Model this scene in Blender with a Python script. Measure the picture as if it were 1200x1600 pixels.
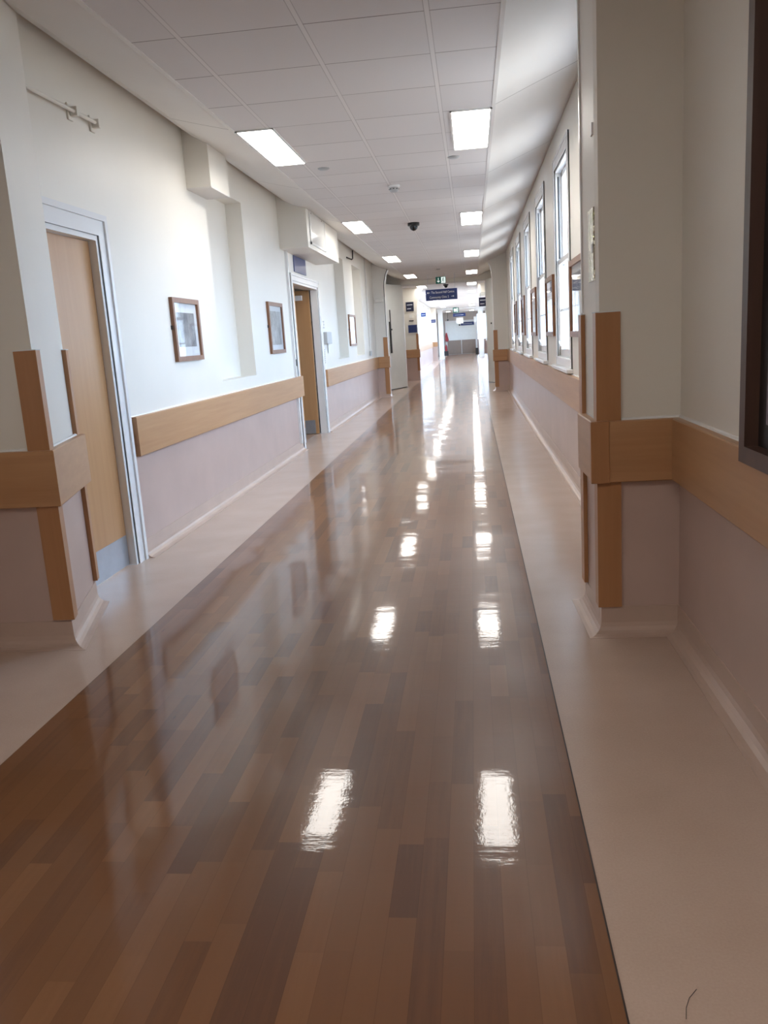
import bpy, bmesh, math, random
from mathutils import Vector, Matrix, noise as mnoise
random.seed(7)
for o in list(bpy.data.objects): bpy.data.objects.remove(o)
S = bpy.context.scene
COL = S.collection

# ------------------------------------------------------------------ camera
H = 1.31
def cam_rows(yaw, pit, rol):
    cy, sy = math.cos(yaw), math.sin(yaw); cp, sp = math.cos(pit), math.sin(pit); cr, sr = math.cos(rol), math.sin(rol)
    Rz = Matrix(((cy, -sy, 0), (sy, cy, 0), (0, 0, 1)))
    V = Matrix(((1, 0, 0), (0, 0, -1), (0, 1, 0)))
    Rx = Matrix(((1, 0, 0), (0, cp, -sp), (0, sp, cp)))
    Rr = Matrix(((cr, -sr, 0), (sr, cr, 0), (0, 0, 1)))
    return Rr @ Rx @ V @ Rz
Rm = cam_rows(-0.116470, 0.204592, -0.064578)
cd = bpy.data.cameras.new('camera'); cam = bpy.data.objects.new('camera', cd); COL.objects.link(cam)
right, down, fwd = Vector(Rm[0]), Vector(Rm[1]), Vector(Rm[2])
M4 = Matrix((right, -down, -fwd)).transposed().to_4x4(); M4.translation = (0, 0, H)
cam.matrix_world = M4
cd.sensor_fit = 'VERTICAL'; cd.sensor_height = 24; cd.lens = 1296.3 / 1600 * 24
cd.clip_start = 0.05; cd.clip_end = 300
S.camera = cam

# ------------------------------------------------------------------ light, exposure
LAMP = 13.0; SKY = 15.5; SKYC = (0.50, 0.72, 1.0)
LAMPC = (1.0, 0.955, 0.89)
w = bpy.data.worlds.new('World'); S.world = w; w.use_nodes = True
bg = w.node_tree.nodes['Background']; bg.inputs[1].default_value = SKY
_tc = w.node_tree.nodes.new('ShaderNodeTexCoord'); _sx = w.node_tree.nodes.new('ShaderNodeSeparateXYZ'); _cr = w.node_tree.nodes.new('ShaderNodeValToRGB')
w.node_tree.links.new(_tc.outputs['Generated'], _sx.inputs[0])
_mr = w.node_tree.nodes.new('ShaderNodeMapRange'); _mr.inputs['From Min'].default_value = -1; _mr.inputs['From Max'].default_value = 1
w.node_tree.links.new(_sx.outputs[2], _mr.inputs['Value']); w.node_tree.links.new(_mr.outputs[0], _cr.inputs[0])
_e = _cr.color_ramp.elements; _e[0].position = .44; _e[0].color = (.20, .20, .19, 1)      # dull ground outside
_e[1].position = .56; _e[1].color = (*SKYC, 1)                                             # overcast sky
w.node_tree.links.new(_cr.outputs[0], bg.inputs[0])
S.view_settings.view_transform = 'Standard'; S.view_settings.look = 'None'
S.view_settings.gamma = 1; S.view_settings.use_curve_mapping = False
S.view_settings.exposure = 0.30

# ------------------------------------------------------------------ materials
def nt(name):
    m = bpy.data.materials.new(name); m.use_nodes = True
    t = m.node_tree; b = t.nodes['Principled BSDF']; return m, t, b
def node(t, kind, **kw):
    n = t.nodes.new(kind)
    for k, v in kw.items(): setattr(n, k, v)
    return n
def mathn(t, op, a, b=None):
    n = t.nodes.new('ShaderNodeMath'); n.operation = op
    for i, v in enumerate((a, b)):
        if v is None: continue
        if isinstance(v, (int, float)): n.inputs[i].default_value = v
        else: t.links.new(v, n.inputs[i])
    return n.outputs[0]
def rampn(t, fac, stops):
    r = t.nodes.new('ShaderNodeValToRGB'); e = r.color_ramp.elements
    while len(e) < len(stops): e.new(.5)
    for i, (p, c) in enumerate(stops): e[i].position = p; e[i].color = (*c, 1)
    t.links.new(fac, r.inputs[0]); return r.outputs[0]
def geo(t): return t.nodes.new('ShaderNodeNewGeometry').outputs['Position']
def mapping(t, v, sc, loc=(0, 0, 0)):
    n = t.nodes.new('ShaderNodeMapping'); n.inputs['Scale'].default_value = sc; n.inputs['Location'].default_value = loc
    t.links.new(v, n.inputs['Vector']); return n.outputs[0]
def noise(t, v, scale, detail=3, rough=.5):
    n = t.nodes.new('ShaderNodeTexNoise'); n.inputs['Scale'].default_value = scale
    n.inputs['Detail'].default_value = detail; n.inputs['Roughness'].default_value = rough
    t.links.new(v, n.inputs['Vector']); return n.outputs['Fac']
def bump(t, b, h, strength, dist=.01):
    n = t.nodes.new('ShaderNodeBump'); n.inputs['Strength'].default_value = strength; n.inputs['Distance'].default_value = dist
    t.links.new(h, n.inputs['Height']); t.links.new(n.outputs[0], b.inputs['Normal'])
def plain(name, c, rough=.5, var=.04, scale=6, metal=0, spec=.5, bmp=0, bscale=60):
    m, t, b = nt(name)
    p = geo(t); f = noise(t, p, scale, 4)
    lo = tuple(x * (1 - var) for x in c); hi = tuple(min(1, x * (1 + var)) for x in c)
    t.links.new(rampn(t, f, [(.3, lo), (.7, hi)]), b.inputs['Base Color'])
    b.inputs['Roughness'].default_value = rough; b.inputs['Metallic'].default_value = metal
    b.inputs['Specular IOR Level'].default_value = spec
    if bmp: bump(t, b, noise(t, p, bscale, 2), bmp, .002)
    return m
def wood(name, c1, c2, axis, rough=.35, sc=1.0):
    """grain runs along the given axis; object-position based"""
    m, t, b = nt(name); p = geo(t)
    s = {'x': (1.2, 26, 26), 'y': (26, 1.2, 26), 'z': (26, 26, 1.2)}[axis]
    s = tuple(v * sc for v in s)
    f = noise(t, mapping(t, p, s), 1, 5, .6)
    f2 = noise(t, mapping(t, p, tuple(v * .25 for v in s), (3, 1, 2)), 1, 3)
    ff = mathn(t, 'ADD', mathn(t, 'MULTIPLY', f, .6), mathn(t, 'MULTIPLY', f2, .4))
    t.links.new(rampn(t, ff, [(.36, c2), (.64, c1)]), b.inputs['Base Color'])
    b.inputs['Roughness'].default_value = rough
    return m
PAINT = plain('wall_paint', (.80, .768, .705), .45, .02, 1.5, bmp=.15, bscale=25)
CEILP = plain('cove_paint', (.74, .715, .69), .8, .02, 1.5)
WHITE = plain('white_gloss_paint', (.84, .84, .84), .25, .02, 3)
VINYL = plain('beige_vinyl', (.54, .405, .335), .32, .05, 5, bmp=.12, bscale=9)
DADO = plain('pinkish_vinyl_dado', (.54, .405, .355), .33, .05, 3, bmp=.1, bscale=12)
RAILX = wood('rail_wood_x', (.52, .29, .145), (.43, .225, .105), 'x')
RAILY = wood('rail_wood_y', (.53, .31, .16), (.45, .245, .12), 'y')
RAILZ = wood('guard_wood', (.46, .23, .105), (.40, .19, .08), 'z')
DOORW = wood('door_veneer', (.56, .32, .155), (.49, .265, .12), 'z', .35, .6)
DARKW = wood('dark_frame_wood', (.085, .045, .032), (.06, .03, .022), 'z', .35)
FRAMW = wood('picture_frame_wood', (.27, .125, .06), (.21, .09, .045), 'z', .35)
STEEL = plain('brushed_steel', (.50, .55, .62), .35, .05, 10, metal=.8)
BLACK = plain('black_plastic', (.015, .015, .017), .3)
DARKG = plain('dark_gap', (.03, .027, .025), .6)
NAVY = plain('navy_sign', (.018, .038, .16), .3, .02)
NAVYD = plain('dark_navy_sign', (.012, .015, .05), .4, .02)
SIGNW = plain('sign_white', (.85, .87, .92), .4, .01)
GREEN = plain('exit_green', (.008, .15, .11), .35, .02)
GREYP = plain('grey_plastic', (.42, .43, .44), .35)
LGREY = plain('light_grey_paint', (.77, .79, .77), .35, .02)
PAPER = plain('white_paper', (.85, .85, .83), .6, .01)
RED = plain('dark_red', (.35, .03, .035), .4)
BROWNP = plain('brown_kick_vinyl', (.25, .19, .155), .35)
MAT = plain('mat_board', (.74, .78, .82), .7, .01)
SEAM = plain('seam_dark', (.05, .035, .03), .6)

def floor_wood():
    m, t, b = nt('plank_floor'); p = geo(t)
    sx = t.nodes.new('ShaderNodeSeparateXYZ'); t.links.new(p, sx.inputs[0]); X, Y = sx.outputs[0], sx.outputs[1]
    rowf = mathn(t, 'DIVIDE', mathn(t, 'ADD', X, 10.005), .0655)
    row = mathn(t, 'FLOOR', rowf)
    wn = node(t, 'ShaderNodeTexWhiteNoise', noise_dimensions='1D'); t.links.new(row, wn.inputs['W'])
    yy = mathn(t, 'ADD', mathn(t, 'DIVIDE', Y, .42), mathn(t, 'MULTIPLY', wn.outputs['Value'], 7.3))
    # uneven plank lengths
    yy2 = mathn(t, 'ADD', yy, mathn(t, 'MULTIPLY', mathn(t, 'SINE', mathn(t, 'MULTIPLY', yy, 2.1)), .32))
    col = mathn(t, 'FLOOR', yy2)
    cv = t.nodes.new('ShaderNodeCombineXYZ'); t.links.new(row, cv.inputs[0]); t.links.new(col, cv.inputs[1])
    wn2 = node(t, 'ShaderNodeTexWhiteNoise', noise_dimensions='2D'); t.links.new(cv.outputs[0], wn2.inputs['Vector'])
    r = wn2.outputs['Value']
    grain = noise(t, mapping(t, p, (55, 3, 1)), 1, 4, .6)
    fac = mathn(t, 'ADD', mathn(t, 'MULTIPLY', r, .86), mathn(t, 'MULTIPLY', mathn(t, 'SUBTRACT', grain, .5), .35))
    big = noise(t, p, .9, 2)
    fac = mathn(t, 'ADD', fac, mathn(t, 'MULTIPLY', mathn(t, 'SUBTRACT', big, .5), .35))
    c = rampn(t, fac, [(0.0, (.130, .058, .031)), (.10, (.155, .069, .034)), (.22, (.182, .081, .037)), (.65, (.206, .093, .042)), (.95, (.245, .115, .053))])
    # fine seams
    fx = mathn(t, 'FRACT', rowf); e1 = mathn(t, 'LESS_THAN', mathn(t, 'ABSOLUTE', mathn(t, 'SUBTRACT', fx, .5)), .485)
    mix = node(t, 'ShaderNodeMixRGB', blend_type='MULTIPLY'); mix.inputs[2].default_value = (.86, .85, .84, 1)
    t.links.new(mathn(t, 'SUBTRACT', 1.0, e1), mix.inputs[0]); t.links.new(c, mix.inputs[1])
    # dark scuffs left by trolleys
    sc = noise(t, mapping(t, p, (38, 5, 1), (2, 7, 0)), 1, 2, .5); sc2 = noise(t, p, 1.1, 3)
    scf = mathn(t, 'MULTIPLY', mathn(t, 'GREATER_THAN', sc, .765), mathn(t, 'GREATER_THAN', sc2, .5))
    mx2 = node(t, 'ShaderNodeMixRGB'); mx2.inputs[2].default_value = (.05, .028, .02, 1)
    t.links.new(mathn(t, 'MULTIPLY', scf, .7), mx2.inputs[0]); t.links.new(mix.outputs[0], mx2.inputs[1])
    t.links.new(mx2.outputs[0], b.inputs['Base Color'])
    # polish: gentle waviness running across the corridor, wear in patches
    wav = noise(t, mapping(t, p, (5, 34, 1)), 1, 3, .6)
    fine = noise(t, mapping(t, p, (60, 40, 1)), 1, 3, .6)
    low = noise(t, mapping(t, p, (2.2, 7.5, 1), (9, 4, 0)), 1, 2, .5)
    low = mathn(t, 'ADD', low, mathn(t, 'MULTIPLY', noise(t, mapping(t, p, (1.3, 2.6, 1), (3, 9, 0)), 1, 2, .6), 3.2))
    h = mathn(t, 'ADD', mathn(t, 'ADD', mathn(t, 'MULTIPLY', wav, .45), mathn(t, 'MULTIPLY', low, 1.2)), mathn(t, 'MULTIPLY', fine, .30))
    bump(t, b, h, .20, .0024)
    rg = noise(t, mapping(t, p, (3, 3, 1), (5, 2, 0)), 1, 5, .65)
    b.inputs['Roughness'].default_value = .30
    b.inputs['Specular IOR Level'].default_value = .16
    b.inputs['Coat Weight'].default_value = .62; b.inputs['Coat Roughness'].default_value = .05
    bn = [l.from_node for l in t.links if l.to_socket == b.inputs['Normal']][0]
    t.links.new(bn.outputs[0], b.inputs['Coat Normal'])
    return m
PLANK = floor_wood()
def vinyl_floor():
    m, t, b = nt('vinyl_floor_margin'); p = geo(t)
    f = noise(t, p, 3, 4); sp = noise(t, p, 160, 2)
    fac = mathn(t, 'ADD', mathn(t, 'MULTIPLY', f, .6), mathn(t, 'MULTIPLY', sp, .4))
    t.links.new(rampn(t, fac, [(.3, (.50, .375, .305)), (.7, (.58, .445, .37))]), b.inputs['Base Color'])
    bump(t, b, noise(t, mapping(t, p, (7, 12, 1)), 1, 3), .14, .004)
    b.inputs['Roughness'].default_value = .22
    return m
VFLOOR = vinyl_floor()
def tile_mat():
    m, t, b = nt('ceiling_tiles'); p = geo(t)
    sx = t.nodes.new('ShaderNodeSeparateXYZ'); t.links.new(p, sx.inputs[0]); X, Y = sx.outputs[0], sx.outputs[1]
    fy = mathn(t, 'FRACT', mathn(t, 'DIVIDE', mathn(t, 'ADD', Y, 60 - 6.04 + .3), .6))
    fx = mathn(t, 'FRACT', mathn(t, 'DIVIDE', mathn(t, 'ADD', X, 60 - .205 + .3), .5965))
    dy = mathn(t, 'ABSOLUTE', mathn(t, 'SUBTRACT', fy, .5)); dx = mathn(t, 'ABSOLUTE', mathn(t, 'SUBTRACT', fx, .5))
    tb = mathn(t, 'LESS_THAN', dx, .020)                      # T-bar along the corridor
    ln = mathn(t, 'LESS_THAN', dy, .0065)                     # shadow gap across
    edge = mathn(t, 'LESS_THAN', mathn(t, 'ABSOLUTE', mathn(t, 'SUBTRACT', dx, .022)), .0035)
    dark = mathn(t, 'MAXIMUM', mathn(t, 'MULTIPLY', ln, mathn(t, 'SUBTRACT', 1.0, tb)), mathn(t, 'MULTIPLY', edge, .5))
    # worn places where the gap is wider or closed
    n1 = noise(t, p, 2.3, 2); dark = mathn(t, 'MULTIPLY', dark, mathn(t, 'ADD', .25, mathn(t, 'MULTIPLY', n1, 1.0)))
    cell = t.nodes.new('ShaderNodeCombineXYZ')
    t.links.new(mathn(t, 'FLOOR', mathn(t, 'DIVIDE', mathn(t, 'ADD', X, 60 - .205), .5965)), cell.inputs[0])
    t.links.new(mathn(t, 'FLOOR', mathn(t, 'DIVIDE', mathn(t, 'ADD', Y, 60 - 6.04), .6)), cell.inputs[1])
    wn = node(t, 'ShaderNodeTexWhiteNoise', noise_dimensions='2D'); t.links.new(cell.outputs[0], wn.inputs['Vector'])
    base = rampn(t, wn.outputs['Value'], [(0, (.66, .63, .625)), (1, (.70, .67, .665))])
    m1 = node(t, 'ShaderNodeMixRGB'); m1.inputs[2].default_value = (.73, .70, .69, 1)
    t.links.new(tb, m1.inputs[0]); t.links.new(base, m1.inputs[1])
    m2 = node(t, 'ShaderNodeMixRGB'); m2.inputs[2].default_value = (.17, .14, .13, 1)
    t.links.new(dark, m2.inputs[0]); t.links.new(m1.outputs[0], m2.inputs[1])
    t.links.new(m2.outputs[0], b.inputs['Base Color']); b.inputs['Roughness'].default_value = .85
    return m
TILE = tile_mat()
def cove_mat():
    m, t, b = nt('cove_board'); p = geo(t)
    sx = t.nodes.new('ShaderNodeSeparateXYZ'); t.links.new(p, sx.inputs[0]); Y = sx.outputs[1]
    fy = mathn(t, 'FRACT', mathn(t, 'DIVIDE', mathn(t, 'ADD', Y, 60 - 6.0 + 1.2), 2.4))
    ln = mathn(t, 'LESS_THAN', mathn(t, 'ABSOLUTE', mathn(t, 'SUBTRACT', fy, .5)), .0016)
    f = noise(t, p, 1.2, 3)
    base = rampn(t, f, [(.3, (.73, .70, .67)), (.7, (.77, .745, .715))])
    mx = node(t, 'ShaderNodeMixRGB'); mx.inputs[2].default_value = (.2, .16, .14, 1)
    t.links.new(ln, mx.inputs[0]); t.links.new(base, mx.inputs[1]); t.links.new(mx.outputs[0], b.inputs['Base Color'])
    b.inputs['Roughness'].default_value = .7
    return m
COVE = cove_mat()
def emis(name, c, s):
    m, t, b = nt(name); b.inputs['Base Color'].default_value = (.8, .8, .8, 1)
    b.inputs['Emission Color'].default_value = (*c, 1); b.inputs['Emission Strength'].default_value = s; return m
LAMPM = emis('lamp_diffuser', LAMPC, LAMP)
EXITW = emis('exit_white', (.8, 1, .95), .6)
def glass(name, gl=.07, tint=(1, 1, 1)):
    m = bpy.data.materials.new(name); m.use_nodes = True; t = m.node_tree; t.nodes.clear()
    o = t.nodes.new('ShaderNodeOutputMaterial'); mx = t.nodes.new('ShaderNodeMixShader')
    tr = t.nodes.new('ShaderNodeBsdfTransparent'); tr.inputs[0].default_value = (*tint, 1)
    g = t.nodes.new('ShaderNodeBsdfGlossy'); g.inputs['Roughness'].default_value = .02
    lw = t.nodes.new('ShaderNodeLayerWeight'); lw.inputs['Blend'].default_value = .5
    fr = mathn(t, 'ADD', .04, mathn(t, 'MULTIPLY', mathn(t, 'POWER', lw.outputs['Facing'], 5), .9))
    t.links.new(fr, mx.inputs[0]); t.links.new(tr.outputs[0], mx.inputs[1]); t.links.new(g.outputs[0], mx.inputs[2])
    t.links.new(mx.outputs[0], o.inputs[0]); return m
GLASS = glass('window_glass', .07, (.93, .97, 1))
PGLASS = glass('picture_glass')
def art(name, seed, dark, light):
    m, t, b = nt(name); p = geo(t)
    n1 = noise(t, mapping(t, p, (1, 1, 1.2), (seed, seed * 2, 0)), 5, 6, .7)
    n2 = noise(t, mapping(t, p, (1, 14, 3), (seed, 0, seed)), 2, 4, .7)
    f = mathn(t, 'ADD', mathn(t, 'MULTIPLY', n1, .65), mathn(t, 'MULTIPLY', n2, .35))
    t.links.new(rampn(t, f, [(.36, dark), (.5, tuple((a + c) / 2 for a, c in zip(dark, light))), (.66, light)]), b.inputs['Base Color'])
    b.inputs['Roughness'].default_value = .5; return m

# ------------------------------------------------------------------ mesh builder
class MB:
    def __init__(s): s.v = []; s.f = []; s.m = []
    def quad(s, pts, mi=0):
        i = len(s.v); s.v += [tuple(p) for p in pts]; s.f.append(tuple(range(i, i + len(pts)))); s.m.append(mi)
    def box(s, x0, x1, y0, y1, z0, z1, mi=0):
        x0, x1 = min(x0, x1), max(x0, x1); y0, y1 = min(y0, y1), max(y0, y1); z0, z1 = min(z0, z1), max(z0, z1)
        i = len(s.v)
        s.v += [(x, y, z) for z in (z0, z1) for y in (y0, y1) for x in (x0, x1)]
        for f in ((0, 2, 3, 1), (4, 5, 7, 6), (0, 1, 5, 4), (2, 6, 7, 3), (0, 4, 6, 2), (1, 3, 7, 5)):
            s.f.append(tuple(i + k for k in f)); s.m.append(mi)
        return s
    def prism(s, poly, axis, a0, a1, mi=0):
        """poly 2D in the other two axes (x: (y,z), y: (x,z), z: (x,y)) extruded along axis"""
        def P(u, v, a): return {'x': (a, u, v), 'y': (u, a, v), 'z': (u, v, a)}[axis]
        n = len(poly); i = len(s.v)
        s.v += [P(u, v, a0) for u, v in poly] + [P(u, v, a1) for u, v in poly]
        s.f.append(tuple(i + k for k in range(n))); s.m.append(mi)
        s.f.append(tuple(i + n + k for k in reversed(range(n)))); s.m.append(mi)
        for k in range(n):
            s.f.append((i + k, i + (k + 1) % n, i + n + (k + 1) % n, i + n + k)); s.m.append(mi)
        return s
    def cyl(s, p0, p1, r0, r1=None, n=16, mi=0):
        r1 = r0 if r1 is None else r1
        p0, p1 = Vector(p0), Vector(p1); d = (p1 - p0).normalized()
        a = d.orthogonal().normalized(); b = d.cross(a); i = len(s.v)
        for p, r in ((p0, r0), (p1, r1)):
            s.v += [tuple(p + (a * math.cos(2 * math.pi * k / n) + b * math.sin(2 * math.pi * k / n)) * r) for k in range(n)]
        s.f.append(tuple(i + k for k in reversed(range(n)))); s.m.append(mi)
        s.f.append(tuple(i + n + k for k in range(n))); s.m.append(mi)
        for k in range(n):
            s.f.append((i + k, i + (k + 1) % n, i + n + (k + 1) % n, i + n + k)); s.m.append(mi)
        return s
    def lathe(s, c, prof, n=24, axis='z', mi=0):
        """prof: list (r, h) along axis from c"""
        i = len(s.v)
        for r, h in prof:
            for k in range(n):
                a = 2 * math.pi * k / n; u, v = r * math.cos(a), r * math.sin(a)
                s.v.append((c[0] + u, c[1] + v, c[2] + h) if axis == 'z' else (c[0] + h, c[1] + u, c[2] + v))
        for j in range(len(prof) - 1):
            for k in range(n):
                a = i + j * n + k; b = i + j * n + (k + 1) % n
                s.f.append((a, b, b + n, a + n)); s.m.append(mi)
        s.f.append(tuple(i + k for k in reversed(range(n)))); s.m.append(mi)
        e = i + (len(prof) - 1) * n; s.f.append(tuple(e + k for k in range(n))); s.m.append(mi)
        return s
    def tube(s, pts, r, n=8, mi=0):
        for a, b in zip(pts, pts[1:]): s.cyl(a, b, r, r, n, mi)
        return s
    def sweep(s, path, prof, mats=None):
        """closed profile (d, z) swept along plan path; d is measured to the left of travel, mitred"""
        P = [Vector(p) for p in path]; n = len(P); m = len(prof); i = len(s.v)
        for k in range(n):
            ds = []
            if k > 0: ds.append((P[k] - P[k - 1]).normalized())
            if k < n - 1: ds.append((P[k + 1] - P[k]).normalized())
            ns = [Vector((-d.y, d.x)) for d in ds]
            if len(ns) == 2:
                b = (ns[0] + ns[1]).normalized(); mi = b / max(.2, b.dot(ns[0]))
            else: mi = ns[0]
            for d, z in prof: s.v.append((P[k].x + mi.x * d, P[k].y + mi.y * d, z))
        for k in range(n - 1):
            for j in range(m):
                a = i + k * m + j; b = i + k * m + (j + 1) % m
                s.f.append((a, b, b + m, a + m)); s.m.append(mats[k] if mats else 0)
        s.f.append(tuple(i + j for j in range(m))); s.m.append(mats[0] if mats else 0)
        s.f.append(tuple(i + (n - 1) * m + j for j in reversed(range(m)))); s.m.append(mats[-1] if mats else 0)
        return s
    def build(s, name, mats, parent=None, bevel=0, seg=2, loc=None, smooth=False):
        if not isinstance(mats, (list, tuple)): mats = [mats]
        me = bpy.data.meshes.new(name)
        org = Vector(loc) if loc is not None else Vector((0, 0, 0))
        me.from_pydata([tuple(Vector(v) - org) for v in s.v], [], s.f)
        for m in mats: me.materials.append(m)
        for p, k in zip(me.polygons, s.m): p.material_index = k
        bm = bmesh.new(); bm.from_mesh(me)
        bmesh.ops.recalc_face_normals(bm, faces=bm.faces)
        if bevel:
            bmesh.ops.bevel(bm, geom=list(bm.edges), offset=bevel, segments=seg, affect='EDGES', profile=.5, clamp_overlap=True)
        bm.to_mesh(me); bm.free()
        if smooth:
            for p in me.polygons: p.use_smooth = True
        o = bpy.data.objects.new(name, me); COL.objects.link(o); o.location = org
        if parent is not None:
            o.parent = parent
            o.location = org - Vector(parent.location) if parent.type == 'EMPTY' or parent.location.length else org
        return o
def tag(o, label, cat, group=None, kind=None):
    o['label'] = label; o['category'] = cat
    if group: o['group'] = group
    if kind: o['kind'] = kind
    return o
def struct(o): o['kind'] = 'structure'; return o
def empty(name, loc):
    o = bpy.data.objects.new(name, None); COL.objects.link(o); o.location = loc; o.empty_display_size = .1; return o
def thing(name, loc, label, cat, group=None): return tag(empty(name, loc), label, cat, group)
def copytree(o, parent=None):
    c = o.copy(); COL.objects.link(c); c.parent = parent
    for ch in [x for x in bpy.data.objects if x.parent == o]: copytree(ch, c)
    return c
def text_mesh(body, size, align='LEFT'):
    c = bpy.data.curves.new('t', 'FONT'); c.body = body; c.size = size; c.extrude = .0008
    c.align_x = align; c.align_y = 'CENTER'; c.resolution_u = 3
    o = bpy.data.objects.new('t', c); COL.objects.link(o); bpy.context.view_layer.update()
    me = bpy.data.meshes.new_from_object(o.evaluated_get(bpy.context.evaluated_depsgraph_get()))
    bpy.data.objects.remove(o); return me
def lettering(body, size, M, parent, mat, width=None):
    """flat raised text, one part per word; M maps the text plane (x right, y up, z out) to the world"""
    def wd(b): return max(v.co.x for v in text_mesh(b, size).vertices)
    k = width / wd(body) if width else 1
    words = body.split(); done = ''
    for wrd in words:
        done = (done + ' ' + wrd).strip(); x = wd(done) - wd(wrd)
        me = text_mesh(wrd, size)
        me.transform(M @ Matrix.Diagonal((k, 1, 1, 1)) @ Matrix.Translation((x, 0, 0))); me.transform(Matrix.Translation(-Vector(parent.location)))
        me.materials.clear(); me.materials.append(mat); me.name = 'lettering'
        r = bpy.data.objects.new('lettering', me); COL.objects.link(r); r.parent = parent
def face_cam(x, y, z):   # text plane facing -y
    return Matrix(((1, 0, 0, x), (0, 0, -1, y), (0, 1, 0, z), (0, 0, 0, 1)))
def arrow_pts(cx, cz, s, kind):
    """polygon for an arrow in the xz plane"""
    base = [(-1, 0), (-.35, .65), (-.15, .45), (-.48, .13), (1, .13), (1, -.13), (-.48, -.13), (-.15, -.45), (-.35, -.65)]
    if kind == 'right': base = [(-a, b) for a, b in base]
    if kind == 'down': base = [(b, a) for a, b in base]
    return [(cx + a * s, cz + b * s) for a, b in base]

# ------------------------------------------------------------------ key dimensions
XL, XR = -2.19, .82          # side walls of the bays
CZ = 2.785                   # tiled ceiling
CL, CR = -1.585, .205        # its edges
WT = 3.05                    # walls run up to the cove
RZ0, RZ1, RT = .672, .925, .042
PY0, PY1 = 3.5, 3.9          # right pier near the camera
PX = .512
PORT = 19.3                  # first portal
FRAME = 22.75                # plane of the double doors

# ------------------------------------------------------------------ floor
f = MB().box(-3.6, 2.2, -8, 60, -.1, 0); struct(f.build('floor', VFLOOR))
# polished plank strip: a very slightly uneven surface, which is what breaks up the far reflections
f = MB(); nx, ny = 12, 880; fx0, fx1, fy0, fy1 = -1.617, .242, -8.0, 58.0
for j in range(ny + 1):
    for i in range(nx + 1):
        x = fx0 + (fx1 - fx0) * i / nx; y = fy0 + (fy1 - fy0) * j / ny
        n = mnoise.noise(Vector((x * 1.1, y * 1.9, 3.3))) + .45 * mnoise.noise(Vector((x * 1.8, y * 4.2, 8.1)))
        f.v.append((x, y, .0044 + .0027 * n))
for j in range(ny):
    for i in range(nx):
        a = j * (nx + 1) + i; f.f.append((a, a + 1, a + nx + 2, a + nx + 1)); f.m.append(0)
struct(f.build('floor', PLANK, smooth=True))
f = MB().box(-1.6215, -1.6165, -8, 58, -.004, .002); f.box(.2415, .2465, -8, 58, -.004, .002)
struct(f.build('trim_1', SEAM))

# ------------------------------------------------------------------ ceiling
f = MB().box(CL, CR, -8, FRAME + .2, CZ, CZ + .08); f.box(-2.3, 1.2, FRAME + .2, 60, CZ, CZ + .08); struct(f.build('ceiling', TILE))
f = MB()
y0, y1 = -8, FRAME
profL = [(CL, CZ), (-1.80, CZ + .055), (-2.0, 2.895), (-2.10, 2.95), (-2.16, 3.01), (-2.22, 3.07), (-2.22, 3.2), (CL, 3.2)]
profR = [(CR, CZ), (.45, 2.885), (.72, 2.99), (.79, 3.02), (.84, 3.055), (.84, 3.2), (CR, 3.2)]
f.prism(profL, 'y', y0, y1); f.prism(profR, 'y', y0, y1)
f.box(-3.0, -2.2, -8, 60, 3.05, 3.2); f.box(.82, 1.6, -8, 60, 3.05, 3.2)
struct(f.build('ceiling', COVE))
f = MB().box(CL - .012, CL + .012, -8, FRAME, CZ - .004, CZ + .01); f.box(CR - .012, CR + .012, -8, FRAME, CZ - .004, CZ + .01)
struct(f.build('trim_2', CEILP))

# ------------------------------------------------------------------ walls with openings
DZ = .80      # dado/paint change (behind the rail)
def wall_x(mb, xf, thick, y0, y1, z0, z1, holes, sgn):
    """wall slab whose face is at xf, extends sgn*thick away; holes (ya,yb,za,zb); slot 0 paint, 1 dado"""
    ys = sorted({y0, y1, *[h[0] for h in holes], *[h[1] for h in holes]}); ys = [y for y in ys if y0 <= y <= y1]
    zs = sorted({z0, z1, DZ, *[h[2] for h in holes], *[h[3] for h in holes]}); zs = [z for z in zs if z0 <= z <= z1]
    for a, b in zip(ys, ys[1:]):
        for c, d in zip(zs, zs[1:]):
            my, mz = (a + b) / 2, (c + d) / 2
            if any(h[0] < my < h[1] and h[2] < mz < h[3] for h in holes): continue
            mb.box(xf, xf + sgn * thick, a, b, c, d, 1 if mz < DZ else 0)
def pier(mb, poly, z1=WT):
    mb.prism(poly, 'z', 0, DZ, 1); mb.prism(poly, 'z', DZ, z1 + .05, 0)
WIN = [4.96 + 2.26 * k for k in range(6)]             # opening starts
WW, WZ0, WZ1 = 1.01, 1.05, 2.72
NICHE = [(7.2, 8.36, 1.04, 2.70), (13.75, 14.92, 1.04, 2.72), (16.02, 17.19, 1.04, 2.72)]
D1 = (4.10, 4.965, 0, 2.02); D2 = (10.47, 12.20, 0, 2.10)
# left wall
f = MB()
wall_x(f, XL, .16, 4.1, FRAME, 0, WT, NICHE + [D1, D2], -1)
wall_x(f, XL - .16, .14, 5.2, 10.3, 0, WT, [], -1); wall_x(f, XL - .16, .14, 12.4, FRAME, 0, WT, [], -1)
wall_x(f, XL - .16, .14, 4.1, 5.2, 2.04, WT, [], -1); wall_x(f, XL - .16, .14, 10.3, 12.4, 2.10, WT, [], -1)
wall_x(f, -2.34, .2, -8, 3.5, 0, WT, [], -1)
pier(f, [(-2.6, PY0), (-1.905, PY0), (-2.095, 4.16), (-2.6, 4.16)])
pier(f, [(-2.3, PORT), (-1.935, PORT), (-1.935, PORT + .35), (-2.3, PORT + .35)])
arch = [(-1.935, 2.25), (-1.932, 2.45), (-1.918, 2.60), (-1.885, 2.74), (-1.83, 2.86), (-1.83, 3.0), (-2.3, 3.0), (-2.3, 2.25)]
f.prism(arch, 'y', PORT + .001, PORT + .349)
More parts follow.
